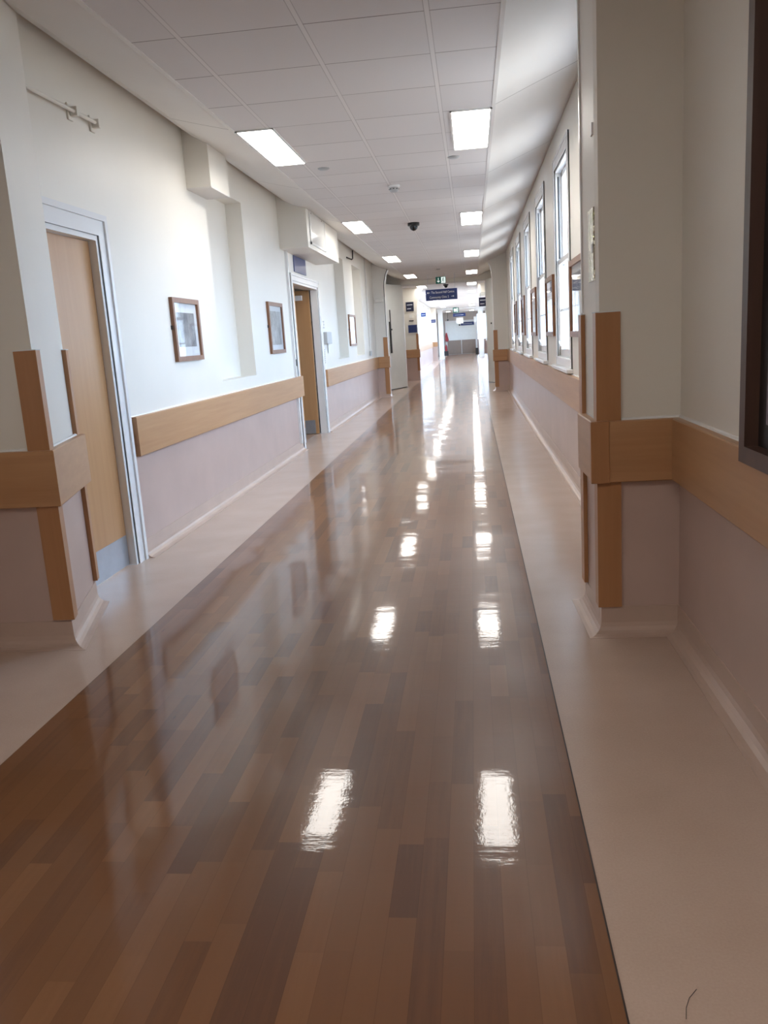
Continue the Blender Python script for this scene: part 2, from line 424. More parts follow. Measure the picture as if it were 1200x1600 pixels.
struct(f.build('wall_left', [PAINT, DADO]))
# right wall
f = MB()
wall_x(f, XR, .30, 3.6, FRAME, 0, WT, [(y, y + WW, WZ0, WZ1) for y in WIN], 1)
wall_x(f, .832, .25, -8, 3.6, 0, WT, [], 1)
pier(f, [(PX, PY0), (.9, PY0), (.9, PY1 + .02), (.500, PY1 + .02), (.505, PY0 + .05)])
pier(f, [(.50, PORT), (.9, PORT), (.9, PORT + .35), (.50, PORT + .35)])
arch = [(.50, 2.35), (.497, 2.5), (.482, 2.66), (.455, 2.78), (.40, 2.88), (.40, 3.0), (.9, 3.0), (.9, 2.35)]
f.prism(arch, 'y', PORT + .001, PORT + .349)
struct(f.build('wall_right', [PAINT, DADO]))
f = MB().box(-2.6, 1.3, -8.2, -8, 0, 3.1); struct(f.build('wall_back', PAINT))
# coved skirting
cov = [(-.01, -.01), (.062, -.01), (.062, .0012), (.047, .003), (.032, .0085), (.019, .019), (.010, .033), (.005, .052), (.0035, .122), (-.01, .124)]
f = MB()
f.sweep([(-2.095, 4.16), (-1.905, PY0), (-2.34, PY0), (-2.34, -8)], cov)
f.sweep([(XL, 10.36), (XL, 5.10)], cov)
f.sweep([(-1.935, PORT + .35), (-1.935, PORT), (XL, PORT), (XL, 12.31)], cov)
struct(f.build('baseboard_left', VINYL))
f = MB()
f.sweep([(.832, -8), (.832, PY0), (PX, PY0), (.500, PY1 + .02), (XR, PY1 + .02), (XR, PORT), (.50, PORT), (.50, PORT + .35)], cov)
struct(f.build('baseboard_right', VINYL))

# ------------------------------------------------------------------ doors in the left wall
def casing(mb, x, sgn, ya, yb, zt, w=.085, t=.013):
    """stepped architrave round an opening"""
    for (a, b, tt) in ((0, w, t * .6), (0, w * .35, t), (w * .72, w, t * 1.5)):
        mb.box(x, x + sgn * tt, ya - b, ya - a, 0, zt + b); mb.box(x, x + sgn * tt, yb + a, yb + b, 0, zt + b)
        mb.box(x, x + sgn * tt, ya - a, yb + a, zt + a, zt + b)
def jamb(mb, x0, x1, ya, yb, zt, t=.03):
    mb.box(x0, x1, ya, ya + t, 0, zt); mb.box(x0, x1, yb - t, yb, 0, zt); mb.box(x0, x1, ya + t, yb - t, zt - t, zt)
d = struct(empty('door_1', (XL, 4.55, 0)))
f = MB(); casing(f, XL, 1, *D1[:2], D1[3], .125); jamb(f, XL - .165, XL + .002, D1[0], D1[1], D1[3]); f.build('door_frame', WHITE, d)
f = MB().box(-2.275, -2.235, D1[0] + .033, D1[1] - .033, .008, D1[3] - .033); f.build('door_leaf', DOORW, d)
f = MB().box(-2.235, -2.232, D1[0] + .04, D1[1] - .04, .01, .20); f.build('kick_plate', STEEL, d)
f = MB().box(-2.27, -2.24, D1[1] - .033, D1[1] - .029, .01, D1[3] - .04); f.build('shadow_gap', DARKG, d)
d = struct(empty('door_2', (XL, 11.3, 0)))
f = MB(); casing(f, XL, 1, *D2[:2], D2[3]); jamb(f, XL - .17, XL + .002, D2[0], D2[1], D2[3]); f.build('door_frame', WHITE, d)
f = MB().box(-2.325, -2.283, D2[0] + .033, 11.03, .008, D2[3] - .033); lf = f.build('door_leaf', DOORW, d)
f = MB().box(-2.283, -2.280, D2[0] + .04, 11.02, .01, .21); f.build('kick_plate', STEEL, d)
f = MB().box(-3.28, -2.305, 12.115, 12.16, .008, D2[3] - .033); lf = f.build('door_leaf', DOORW, d)
f = MB().box(-3.30, -2.35, 12.112, 12.115, .01, .21); f.build('kick_plate', STEEL, d)
f = MB().box(-2.60, -2.40, 12.06, 12.114, 1.93, 2.0); f.build('door_closer', WHITE, d)
for z in (.35, 1.05, 1.75):
    f = MB().cyl((-2.335, 12.15, z), (-2.335, 12.15, z + .1), .009); f.box(-2.335, -2.30, 12.163, 12.168, z, z + .1); f.build('hinge', STEEL, d)
f = MB().box(-2.30, -2.288, 12.16, 12.171, .01, D2[3] - .03); f.build('hinge_gap_shade', DARKG, d)  # dark strip standing in for the shade inside the hinge gap
# the room behind the second door
f = MB().box(-4.6, -2.49, 10.2, 10.3, 0, 2.6); f.box(-4.6, -2.49, 12.9, 13.0, 0, 2.6); f.box(-4.7, -4.6, 10.2, 13.0, 0, 2.6)
f.box(-4.7, -2.49, 10.2, 13.0, 2.6, 2.7); struct(f.build('wall_side_room', PAINT))
f = MB().box(-4.7, -2.35, 10.2, 13.0, -.05, .0012); struct(f.build('floor', plain('side_room_floor', (.36, .22, .14), .3)))

# ------------------------------------------------------------------ windows, right wall
def make_window(n, y):
    d = struct(empty('window_%d' % n, (XR, y + WW / 2, WZ0)))
    ya, yb = y, y + WW; w = .11
    f = MB()
    for a, b, t in ((0, w, .009), (0, w * .25, .013), (w * .8, w, .014)):
        f.box(XR, XR - t, ya - b, ya - a, WZ0 - .08, WZ1 + b); f.box(XR, XR - t, yb + a, yb + b, WZ0 - .08, WZ1 + b)
        f.box(XR, XR - t, ya - a, yb + a, WZ1 + a, WZ1 + b)
    f.box(XR - .002, XR + .2, ya, ya + .02, WZ0, WZ1); f.box(XR - .002, XR + .2, yb - .02, yb, WZ0, WZ1)
    f.box(XR - .002, XR + .2, ya, yb, WZ1 - .02, WZ1)
    f.build('window_frame', WHITE, d)
    f = MB().box(XR - .055, XR + .2, ya - .14, yb + .14, WZ0 - .115, WZ0 - .08); f.box(XR - .015, XR, ya - .10, yb + .10, WZ0 - .08, WZ0)
    f.build('window_sill', WHITE, d, bevel=.012)
    zm = 1.90
    for nm, x, za, zb, bars in (('lower_sash', XR + .012, WZ0 + .005, zm + .03, [1.47]), ('upper_sash', XR + .052, zm - .02, WZ1 - .022, [])):
        f = MB(); s = .05
        f.box(x, x + .036, ya + .022, ya + .022 + s, za, zb); f.box(x, x + .036, yb - .022 - s, yb - .022, za, zb)
        f.box(x, x + .036, ya + .022, yb - .022, za, za + (.07 if nm[0] == 'l' else .04)); f.box(x, x + .036, ya + .022, yb - .022, zb - .045, zb)
        for b in bars: f.box(x + .004, x + .032, ya + .07, yb - .07, b - .012, b + .012)
        f.box(x + .006, x + .030, (ya + yb) / 2 - .010, (ya + yb) / 2 + .010, za + .04, zb - .04)
        so = f.build(nm, WHITE, d)
        g = MB(); g.quad([(x + .018, ya + .07, za + .04), (x + .018, yb - .07, za + .04), (x + .018, yb - .07, zb - .04), (x + .018, ya + .07, zb - .04)]); g.build('glass_pane', GLASS, so)
    f = MB().cyl((XR - .004, yb - .30, 1.92), (XR - .004, yb - .30, 2.62), .008, n=8); rod = f.build('winder_rod', DARKG, d)
    f = MB().box(XR - .03, XR + .01, yb - .34, yb - .26, 2.08, 2.22); f.build('gear_box', WHITE, rod, bevel=.004)
    f = MB().box(XR - .012, XR + .01, yb - .40, yb - .28, WZ0 + .07, WZ0 + .10); f.cyl((XR - .006, yb - .34, WZ0 + .09), (XR - .03, yb - .34, WZ0 + .14), .008, n=8)
    f.build('sash_lift', WHITE, d)
    l = bpy.data.lights.new('portal', 'AREA'); l.shape = 'RECTANGLE'; l.size = WW; l.size_y = WZ1 - WZ0
    l.cycles.is_portal = True
    lo = bpy.data.objects.new('window_portal', l); COL.objects.link(lo)
    lo.location = (XR + .24, (ya + yb) / 2, (WZ0 + WZ1) / 2); lo.rotation_euler = (math.radians(90), 0, math.radians(90))
    return d
for n, y in enumerate(WIN): make_window(n + 1, y)

# ------------------------------------------------------------------ timber rails and corner guards
def rail_prof(t=RT, z0=RZ0, z1=RZ1, off=-.0):
    return [(off, z0), (t - .004, z0), (t, z0 + .004), (t, z1 - .004), (t - .004, z1), (off, z1)]
def rail(path, mats_idx, label, name='bumper_rail', cat='handrail'):
    P = [Vector((*p, 0)) for p in path]; c = sum(P, Vector()) / len(P); c.z = RZ0
    f = MB().sweep(path, rail_prof(), mats_idx)
    o = f.build(name, [RAILY, RAILX], loc=c)
    f = MB().sweep(path, [(0, RZ1), (.010, RZ1), (.007, RZ1 + .006), (0, RZ1 + .009)]); s = f.build('sealant_bead', WHITE); s.parent = o; s.location = -c
    return tag(o, label, cat)
rail([(-2.095 + .012, 4.16), (-1.905, PY0), (-2.34, PY0), (-2.34, 1.2)], [0, 1, 0], 'beige timber bumper rail wrapping the splayed pillar left of the nearest door')
rail([(XL, 10.50), (XL, 5.115)], [0], 'long timber bumper rail between the two doors of the left wall')
rail([(-1.935, PORT + .1), (-1.935, PORT), (XL, PORT), (XL, 12.33)], [0, 1, 0], 'timber bumper rail beyond the open left door, turning onto the far pillar')
r = rail([(.832, 1.0), (.832, PY0), (PX + .002, PY0), (PX - .004, PY1 - .02)], [0, 1, 0], 'timber bumper rail wrapping the nearest right pillar and running under the dark frame')
f = MB().box(PX - RT - .004, PX + .03, PY0 - RT - .004, PY0 + .0, RZ0 - .002, RZ1 + .002)
e = f.build('end_grain_block', RAILZ, None, bevel=.003); e.parent = r; e.location = -r.location
rail([(XR, PY1 + .03), (XR, PORT)], [0], 'long timber bumper rail under the row of windows')
rail([(XR, PORT), (.50, PORT), (.50, PORT + .1)], [1, 0], 'short timber bumper rail across the far right pillar')
def guard(poly, z0, z1, label):
    """corner guard in two pieces, above and below the rail"""
    cx = sum(p[0] for p in poly) / len(poly); cy = sum(p[1] for p in poly) / len(poly)
    t = thing('corner_guard', (cx, cy, z0), label, 'corner guard')
    f = MB().prism(poly, 'z', RZ1, z1); f.build('upper_strip', RAILZ, t)
    f = MB().prism(poly, 'z', z0, RZ0); f.build('lower_strip', RAILZ, t)
    def off(k): return None
    xs = [p[0] for p in poly]; ys = [p[1] for p in poly]
    f = MB().prism([(cx + (x - cx) * 1.05, cy + (y - cy) * 1.05) for x, y in poly], 'z', z1, z1 + .004); f.build('sealant_bead', WHITE, t)
    return t
def lguard(c, d1, d2, w1, w2, t):
    """L strip round corner c; d1,d2 unit directions along the two wall faces away from the corner; outward offset t"""
    c = Vector(c); d1 = Vector(d1).normalized(); d2 = Vector(d2).normalized()
    n1 = Vector((-d1.y, d1.x)); n1 = n1 if n1.dot(d2) < 0 else -n1
    n2 = Vector((-d2.y, d2.x)); n2 = n2 if n2.dot(d1) < 0 else -n2
    b = (n1 + n2).normalized(); k = t / b.dot(n1)
    return [tuple(c), tuple(c + d1 * w1), tuple(c + d1 * w1 + n1 * t), tuple(c + b * k), tuple(c + d2 * w2 + n2 * t), tuple(c + d2 * w2)]
guard(lguard((-1.905, PY0), (-1, 0), (-.19, .66), .075, .055, .022), .135, 1.36, 'timber corner guard on the near edge of the left splayed pillar')
guard(lguard((-2.095, 4.16), (.19, -.66), (-1, 0), .045, .05, .022), .135, 1.36, 'narrow timber corner guard against the nearest door, far edge of the left pillar')
guard(lguard((PX, PY0), (1, 0), (-.01, 1), .080, .06, .018), .125, 1.36, 'wide timber corner guard on the front edge of the nearest right pillar')
guard(lguard((.500, PY1 + .02), (.01, -1), (1, 0), .07, .05, .018), .125, 1.36, 'thin timber corner guard on the back edge of the nearest right pillar')
guard(lguard((-1.935, PORT), (-1, 0), (0, 1), .085, .07, .015), .07, 1.36, 'timber corner guard on the far left pillar beside the open grey door')
guard(lguard((.50, PORT), (1, 0), (0, 1), .075, .07, .015), .09, 1.36, 'timber corner guard on the far right pillar beside the open grey door')
t = tag(MB().box(-1.932, -1.885, PORT + .12, PORT + .22, RZ0 - .01, RZ1 + .01).build('rail_end_block', PAPER, bevel=.006), 'white block at the end of the far left rail beside the door edge', 'rail end')

# ------------------------------------------------------------------ double doors at the frame plane
f = MB()
f.box(-2.2, -1.80, FRAME, FRAME + .22, 0, 3.1); f.box(.62, .84, FRAME, FRAME + .22, 0, 3.1)
f.box(-1.80, .62, FRAME, FRAME + .22, 2.69, 3.1)
struct(f.build('wall_crossing', PAINT))
f = MB().box(-1.83, .65, FRAME - .02, FRAME + .01, 2.655, 2.70); struct(f.build('trim_3', CEILP))
def leaf(name, a, b, label, hside):
    """tall leaf in plan from hinge a to free end b"""
    t = thing(name, (a[0], a[1], .012), label, 'door')
    A, B = Vector(a), Vector(b); d = (B - A).normalized(); n = Vector((-d.y, d.x)) * hside
    poly = [A, B, B + n * -.045, A + n * -.045]
    MB().prism([tuple(p) for p in poly], 'z', .012, 2.69).build('door_leaf', LGREY, t)
    L = (B - A).length
    def rect(u0, u1, z0, z1, d0, d1, nm, m):
        p = [A + d * u0 + n * d0, A + d * u1 + n * d0, A + d * u1 + n * d1, A + d * u0 + n * d1]
        return MB().prism([tuple(q) for q in p], 'z', z0, z1).build(nm, m, t)
    rect(L - .13, L - .09, .95, 1.75, .0, .035, 'pull_handle', BLACK) if hside > 0 else None
    rect(L - .19, L - .15, .95, 2.05, .002, .012, 'vision_slot', DARKG) if hside > 0 else None
    rect(L - .002, L + .006, .02, 2.68, -.04, -.005, 'edge_seal', BLACK)
    rect(0, L, .006, .02, -.04, .002, 'threshold_brush', BLACK)
    MB().lathe((*(A + d * (L - .22) + n * .004), 1.55), [(.02, -.02), (.02, .02)], 10).build('lock_cylinder', BLACK, t)
    return t
leaf('fire_door', (-1.795, FRAME + .02), (-2.150, FRAME - .93), 'tall pale grey fire door folded open beside the far left pillar', 1)
leaf('fire_door', (.400, FRAME + .02), (.620, FRAME - .45), 'tall pale grey fire door folded open beside the far right pillar', -1)

# ------------------------------------------------------------------ ceiling lights
def make_light(x0, x1, y, label):
    t = thing('ceiling_light', ((x0 + x1) / 2, y + .6, CZ), label, 'ceiling light', 'recessed ceiling lights in two rows')
    MB().box(x0 + .012, x1 - .012, y + .012, y + 1.188, CZ - .006, CZ - .002).build('diffuser', LAMPM, t)
    f = MB()
    f.box(x0 - .004, x0 + .012, y, y + 1.2, CZ - .009, CZ + .01); f.box(x1 - .012, x1 + .004, y, y + 1.2, CZ - .009, CZ + .01)
    f.box(x0, x1, y, y + .012, CZ - .009, CZ + .01); f.box(x0, x1, y + 1.188, y + 1.2, CZ - .009, CZ + .01)
    f.build('frame', WHITE, t); return t
ordn = ['nearest', 'second nearest', 'third nearest', 'fourth nearest', 'fifth, just past the double doors', 'sixth', 'seventh', 'eighth', 'ninth, farthest but one', 'tenth']
for k, y in enumerate((-.25, -3.56)):
    for x0, x1 in ((-.088, .196), (-1.574, -1.305)):
        make_light(x0, x1, y, '%s ceiling light of the %s row, %s' % (('unseen', 'right' if x0 > -.5 else 'left', 'overhead and before the nearest visible one') if k == 0 else ('unseen', 'right' if x0 > -.5 else 'left', 'well behind the viewpoint')))
for side, x0, x1 in (('right', -.088, .196), ('left', -1.574, -1.305)):
    for k in range(11):
        y = 6.04 + 4.8 * k
        if 46.8 < y + 1.2 and y < 48.3: y = 49.2
        nm = ordn[k] if k < 10 else 'last'
        make_light(x0, x1, y, 'lit rectangular ceiling light, %s in the %s-hand row' % (nm, side))

# ------------------------------------------------------------------ ceiling fittings
t = thing('smoke_detector', (-.703, 8.62, CZ), 'white smoke detector on the ceiling nearer than the black dome camera', 'smoke detector')
MB().lathe((-.703, 8.62, CZ), [(.062, 0), (.062, -.012), (.05, -.02)], 24).build('base', WHITE, t)
MB().lathe((-.703, 8.62, CZ - .02), [(.045, 0), (.045, -.022), (.033, -.042), (.01, -.046)], 24).build('sensor_head', GREYP, t)
f = MB()
for k in range(8):
    a = k * math.pi / 4; f.box(-.703 + .045 * math.cos(a) - .006, -.703 + .045 * math.cos(a) + .006, 8.62 + .045 * math.sin(a) - .006, 8.62 + .045 * math.sin(a) + .006, CZ - .040, CZ - .032)
f.build('vent_slots', BLACK, t)
def dome(x, y, label):
    t = thing('dome_camera', (x, y, CZ), label, 'security camera')
    MB().lathe((x, y, CZ), [(.078, 0), (.078, -.035), (.07, -.042)], 24).build('housing', BLACK, t)
    MB().lathe((x, y, CZ - .04), [(.055, 0), (.053, -.02), (.042, -.042), (.024, -.056), (.004, -.061)], 24).build('dome', plain('dome_black', (.008, .008, .01), .08), t)
dome(-.703, 11.45, 'black dome security camera on the ceiling in mid corridor')
dome(-.703, 25.4, 'far black dome security camera behind the exit sign')
def disc(x, y, label):
    tag(MB().lathe((x, y, CZ), [(.05, 0), (.05, -.008), (.03, -.016), (.004, -.017)], 20).build('ceiling_sensor', GREYP, loc=(x, y, CZ)), label, 'ceiling sensor')
disc(-.092, 7.52, 'small grey disc sensor just past the nearest right light')
disc(-1.21, 7.52, 'small grey disc sensor just past the nearest left light')
disc(-.70, 19.5, 'small sensor on the ceiling just in front of the exit sign')

# ------------------------------------------------------------------ signs near the far doors
SY = 21.0
t = thing('exit_sign', (-.70, SY, 2.55), 'green exit sign with down arrow and running figure hanging from the ceiling', 'exit sign')
MB().box(-.825, -.580, SY, SY + .03, 2.555, 2.720).build('sign_box', GREEN, t)
for x in (-.80, -.60): MB().cyl((x, SY + .015, 2.72), (x, SY + .015, CZ), .004, n=6).build('hanger', STEEL, t)
f = MB().prism(arrow_pts(-.757, 2.637, .055, 'down'), 'y', SY - .003, SY); f.build('arrow', EXITW, t)
f = MB().box(-.690, -.590, SY - .002, SY, 2.568, 2.708); dr = f.build('doorway_symbol', EXITW, t)
f = MB()
f.cyl((-.634, SY - .005, 2.692), (-.634, SY - .001, 2.692), .011, n=10)
for a, b, r in (((-.640, 2.678), (-.648, 2.640), .009), ((-.648, 2.640), (-.628, 2.617), .007), ((-.628, 2.617), (-.632, 2.585), .006), ((-.648, 2.640), (-.664, 2.612), .007), ((-.664, 2.612), (-.683, 2.608), .006), ((-.640, 2.672), (-.618, 2.652), .005), ((-.640, 2.672), (-.664, 2.662), .005)):
    f.cyl((a[0], SY - .003, a[1]), (b[0], SY - .003, b[1]), r, n=6)
f.build('running_figure', GREEN, t)
t = thing('direction_sign', (-.695, SY - .05, 2.16), 'navy hanging sign reading The Second Half Centre and Community Clinic 5', 'sign')
MB().box(-1.080, -.312, SY - .065, SY - .035, 2.165, 2.425).build('board', NAVY, t, bevel=.004)
lettering('The Second Half Centre', .078, face_cam(-.945, SY - .068, 2.350), t, SIGNW, .56)
lettering('Community Clinic 5', .078, face_cam(-.990, SY - .068, 2.235), t, SIGNW, .47)
f = MB().prism(arrow_pts(-1.010, 2.350, .036, 'left'), 'y', SY - .067, SY - .0655); f.build('arrow', SIGNW, t)
f = MB().prism(arrow_pts(-.425, 2.240, .036, 'right'), 'y', SY - .067, SY - .0655); f.build('arrow', SIGNW, t)
for x in (-1.02, -.37): MB().cyl((x, SY - .05, 2.42), (x, SY - .05, CZ), .004, n=6).build('hanger', STEEL, t)

# ------------------------------------------------------------------ left wall fittings
t = thing('wall_pipe', (XL + .03, 4.5, 2.66), 'stub of cream painted pipe high on the wall above the nearest door', 'pipe')
MB().cyl((XL + .035, 4.16, 2.655), (XL + .035, 5.06, 2.668), .011, n=10).build('pipe', PAINT, t)
for y in (4.80, 5.08):
    f = MB().box(XL, XL + .012, y - .03, y + .03, 2.62, 2.71); f.box(XL + .012, XL + .055, y - .012, y + .012, 2.64, 2.69); f.build('bracket', PAINT, t, bevel=.003)
t = thing('duct_box', (-2.09, 7.0, 2.567), 'cream boxed-in duct hanging at the top of the left wall', 'boxing')
f = MB().box(XL, -1.992, 6.75, 7.26, 2.575, 3.02); f.build('casing', PAINT, t)
f = MB().box(XL, -1.988, 6.746, 7.264, 2.567, 2.575); f.build('bottom_board', CEILP, t)
t = thing('duct_box', (-2.0, 11.1, 2.42), 'large cream boxed-in duct over the open door', 'boxing')
f = MB().box(XL, -1.850, 9.96, 12.27, 2.42, 3.05); f.build('casing', PAINT, t)
ap = MB().box(-1.850, -1.842, 10.16, 11.12, 2.50, 2.86).build('access_panel', plain('panel_enamel', (.78, .78, .76), .12, .01), t)
f = MB()
for a in ((10.12, 11.16, 2.865, 2.89), (10.12, 11.16, 2.47, 2.495), (10.12, 10.15, 2.47, 2.89), (11.13, 11.16, 2.47, 2.89)): f.box(-1.850, -1.836, *a)
f.build('panel_frame', WHITE, ap).location = Vector(t.location) * 0
for y, z in ((10.25, 2.83), (10.95, 2.83)): MB().lathe((-1.842, y, z), [(.008, 0), (.008, .003)], 8, 'x').build('catch', BLACK, t)
t = thing('door_sign', (XL + .003, 11.0, 2.2), 'navy sign high on the wall above the open door', 'sign')
MB().box(XL, XL + .012, 10.66, 11.42, 2.215, 2.415).build('board', NAVY, t, bevel=.003)
t = tag(MB().box(XL, XL + .03, 10.18, 10.235, .10, 2.42).build('cable_trunking', WHITE, loc=(XL, 10.2, .1)), 'white vertical cable trunking just before the open door', 'trunking')
t = tag(MB().box(XL + .03, XL + .036, 10.19, 10.225, 1.06, 1.14).build('lock_plate', BLACK, loc=(XL + .03, 10.2, 1.1)), 'small black plate on the white trunking beside the open door', 'plate')
def picture(name, x, sgn, ya, yb, z0, z1, fw, artm, label, mat=.07, group=None, fm=FRAMW):
    t = thing(name, (x, (ya + yb) / 2, z0), label, 'picture', group)
    f = MB(); e = .028 * sgn
    f.box(x, x + e, ya, yb, z0, z0 + fw); f.box(x, x + e, ya, yb, z1 - fw, z1); f.box(x, x + e, ya, ya + fw, z0 + fw, z1 - fw); f.box(x, x + e, yb - fw, yb, z0 + fw, z1 - fw)
    f.build('frame', fm, t)
    MB().box(x + sgn * .002, x + sgn * .008, ya + fw, yb - fw, z0 + fw, z1 - fw).build('mat', MAT, t)
    MB().box(x + sgn * .008, x + sgn * .011, ya + fw + mat, yb - fw - mat, z0 + fw + mat, z1 - fw - mat).build('print', artm, t)
    f = MB(); f.quad([(x + sgn * .017, ya + fw, z0 + fw), (x + sgn * .017, yb - fw, z0 + fw), (x + sgn * .017, yb - fw, z1 - fw), (x + sgn * .017, ya + fw, z1 - fw)]); f.build('glazing', PGLASS, t)
    yc = ya - .004; f = MB().box(x, x + sgn * .012, yc - .01, yc + .006, (z0 + z1) / 2, (z0 + z1) / 2 + .03); f.build('security_fixing', BLACK, t)
    return t
g1 = art('print_grey_street', 3, (.06, .07, .09), (.42, .43, .45)); g2 = art('print_grey_trees', 8, (.12, .13, .14), (.66, .68, .68)); g3 = art('print_pale', 5, (.3, .3, .33), (.85, .85, .85))
g4 = art('print_right', 13, (.06, .07, .13), (.5, .5, .52))
picture('framed_picture', XL, 1, 6.055, 6.660, 1.245, 1.712, .036, g1, 'brown framed grey street photograph between the nearest door and the wall niche')
picture('framed_picture', XL, 1, 9.03, 9.715, 1.233, 1.790, .04, g2, 'brown framed grey print just before the open door on the left', mat=.055)
picture('framed_picture', XL, 1, 15.10, 15.89, 1.232, 1.790, .04, g3, 'brown framed pale print on the left wall between two niches beyond the door')
# alarm call box, raised letters, tag
t = thing('wall_control_box', (XL, 12.55, 1.3), 'grey wall control box with hanging tag beside the open door', 'control box')
MB().box(XL, XL + .055, 12.45, 12.86, 1.30, 1.475).build('box', GREYP, t, bevel=.006)
f = MB().box(XL + .01, XL + .014, 12.72, 12.86, 1.16, 1.31); f.build('tag', PAPER, t)
f = MB()
f.box(XL, XL + .002, 12.52, 12.53, 1.53, 1.63)
for k in range(3): f.box(XL, XL + .006, 12.48 + (k % 2) * .04, 12.56, 1.53 + .045 * k, 1.545 + .045 * k)
lt = tag(f.build('letter_marks', GREYP, loc=(XL, 12.5, 1.53)), 'faint small marks on the wall above the grey control box', 'wall marks')
f = MB()
f.box(XL, XL + .002, 12.435, 12.445, 1.02, 1.22)
for k in range(7): f.box(XL, XL + .006, 12.42, 12.46, 1.02 + .032 * k, 1.032 + .032 * k)
tag(f.build('perforated_strip', GREYP, loc=(XL, 12.44, 1.0)), 'faint dotted strip on the wall below the grey control box', 'wall marks')
t = thing('conduit', (XL, 18.0, 1.1), 'thin vertical conduit in the corner before the far left pillar', 'pipe')
MB().cyl((XL + .012, 18.0, 1.09), (XL + .012, 18.0, 3.0), .010, n=8).build('pipe', CEILP, t)
MB().box(XL, XL + .04, 17.93, 18.07, .99, 1.09).build('junction_box', GREYP, t, bevel=.004)
tag(MB().box(-2.15, -1.97, PORT - .10, PORT, 2.14, 2.21).build('wall_bracket', PAINT, bevel=.006, loc=(-2.06, PORT, 2.14)), 'short cream bracket on the face of the far left pillar', 'bracket')
f = MB().tube([(XL + .02, 15.35, 2.79), (XL + .03, 15.9, 2.80), (XL + .03, 16.05, 2.83), (XL + .03, 16.1, 2.98)], .012)
tag(f.build('loose_cable', DARKG, loc=(XL, 15.8, 2.9)), 'short dark cable curling out high on the left wall past the duct', 'cable')
# dark edge lines at the far portal
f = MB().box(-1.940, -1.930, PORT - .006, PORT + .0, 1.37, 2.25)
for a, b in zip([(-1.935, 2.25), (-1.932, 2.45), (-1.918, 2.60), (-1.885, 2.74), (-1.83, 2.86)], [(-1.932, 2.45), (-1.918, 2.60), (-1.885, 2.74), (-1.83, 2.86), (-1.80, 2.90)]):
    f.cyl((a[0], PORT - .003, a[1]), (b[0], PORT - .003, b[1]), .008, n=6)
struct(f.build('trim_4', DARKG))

# ------------------------------------------------------------------ right wall fittings
for k, lab in enumerate(['brown framed picture on the window wall nearest the camera, next to the pillar', 'brown framed picture between the first and second visible windows', 'brown framed picture between the second and third visible windows',
                         'brown framed picture between the third and fourth visible windows', 'brown framed picture between the fourth and fifth visible windows, farthest']):
    y = 6.17 + 2.26 * k
    picture('framed_picture', XR, -1, y + .03, y + .87, 1.235, 1.825, .045, g4, lab, mat=.06)
# large dark frame on the near wall
t = thing('notice_frame', (.832, 1.9, .9), 'large dark brown framed board cropped by the right picture edge', 'framed board')
x = .832; ya, yb, z0, z1, fw = 1.1, 2.575, .885, 2.35, .05
f = MB(); f.box(x, x - .05, ya, yb, z0, z0 + fw); f.box(x, x - .05, ya, yb, z1 - fw, z1); f.box(x, x - .05, ya, ya + fw, z0 + fw, z1 - fw); f.box(x, x - .05, yb - fw, yb, z0 + fw, z1 - fw)
f.build('frame', DARKW, t)
MB().box(x, x - .01, ya + fw, yb - fw, z0 + fw, z1 - fw).build('backing', plain('dark_backing', (.02, .015, .015), .5), t)
MB().box(x - .01, x - .013, ya + .12, yb - .12, z0 + .12, z1 - .12).build('poster', art('poster_mauve', 21, (.10, .08, .16), (.45, .38, .42)), t)
# laminated sheet and sticker on the pillar side
PS = .503
def lam():
    m, t, b = nt('laminated_sheet'); p = geo(t)
    c = rampn(t, noise(t, mapping(t, p, (1, 30, 30)), 1, 3), [(.55, (.62, .60, .50)), (.68, (.35, .40, .08))])
    t.links.new(c, b.inputs['Base Color']); b.inputs['Roughness'].default_value = .07; b.inputs['Metallic'].default_value = .8
    bump(t, b, noise(t, p, 28, 3), .9, .02); return m
t = thing('laminated_notice', (PS, 3.62, 1.48), 'creased shiny laminated notice on the side of the nearest right pillar', 'notice')
f = MB().box(PS - .004, PS + .01, 3.555, 3.70, 1.49, 1.775); f.build('sheet', lam(), t)
MB().box(PS - .006, PS - .004, 3.56, 3.60, 1.60, 1.635).build('sticker', GREYP, t)
tag(MB().box(PS - .004, PS + .01, 3.565, 3.60, 2.045, 2.09).build('white_sticker', emis('sticker_white', (1, 1, 1), 0), loc=(PS, 3.58, 2.05)), 'tiny white sticker high on the side of the nearest right pillar', 'sticker')
f = MB().box(.493, .504, PY1 - .012, PY1 + .010, 1.37, 3.0)
tag(f.build('pillar_trunking', WHITE, loc=(.49, PY1, 1.37)), 'slim white trunking up the back edge of the nearest right pillar', 'trunking')

# ------------------------------------------------------------------ beyond the double doors
# (left) short pier, tall window bay, then second portal
f = MB()
wall_x(f, -2.05, .15, FRAME + .2, 26, 0, 2.9, [], -1)
f.box(-2.3, -1.64, 26, 26.25, 0, DZ, 1); f.box(-2.3, -1.64, 26, 26.25, DZ, 3.0, 0)
f.prism([(-1.64, 1.9), (-1.625, 2.2), (-1.58, 2.45), (-1.50, 2.65), (-1.38, 2.79), (-1.38, 2.9), (-2.3, 2.9), (-2.3, 1.9)], 'y', 26.001, 26.249)
LW = [(28.2 + 3.3 * k, 28.2 + 3.3 * k + 2.9, .96, 2.7) for k in range(5)]
wall_x(f, -2.12, .15, 26.25, 45.4, 0, 2.9, LW, -1)
f.box(-2.3, -1.86, 45.4, 45.6, 0, DZ, 1); f.box(-2.3, -1.86, 45.4, 45.6, DZ, 2.9, 0)
wall_x(f, -2.35, .15, 45.6, 58, 0, 2.9, [], -1)
struct(f.build('wall_far_left', [PAINT, DADO]))
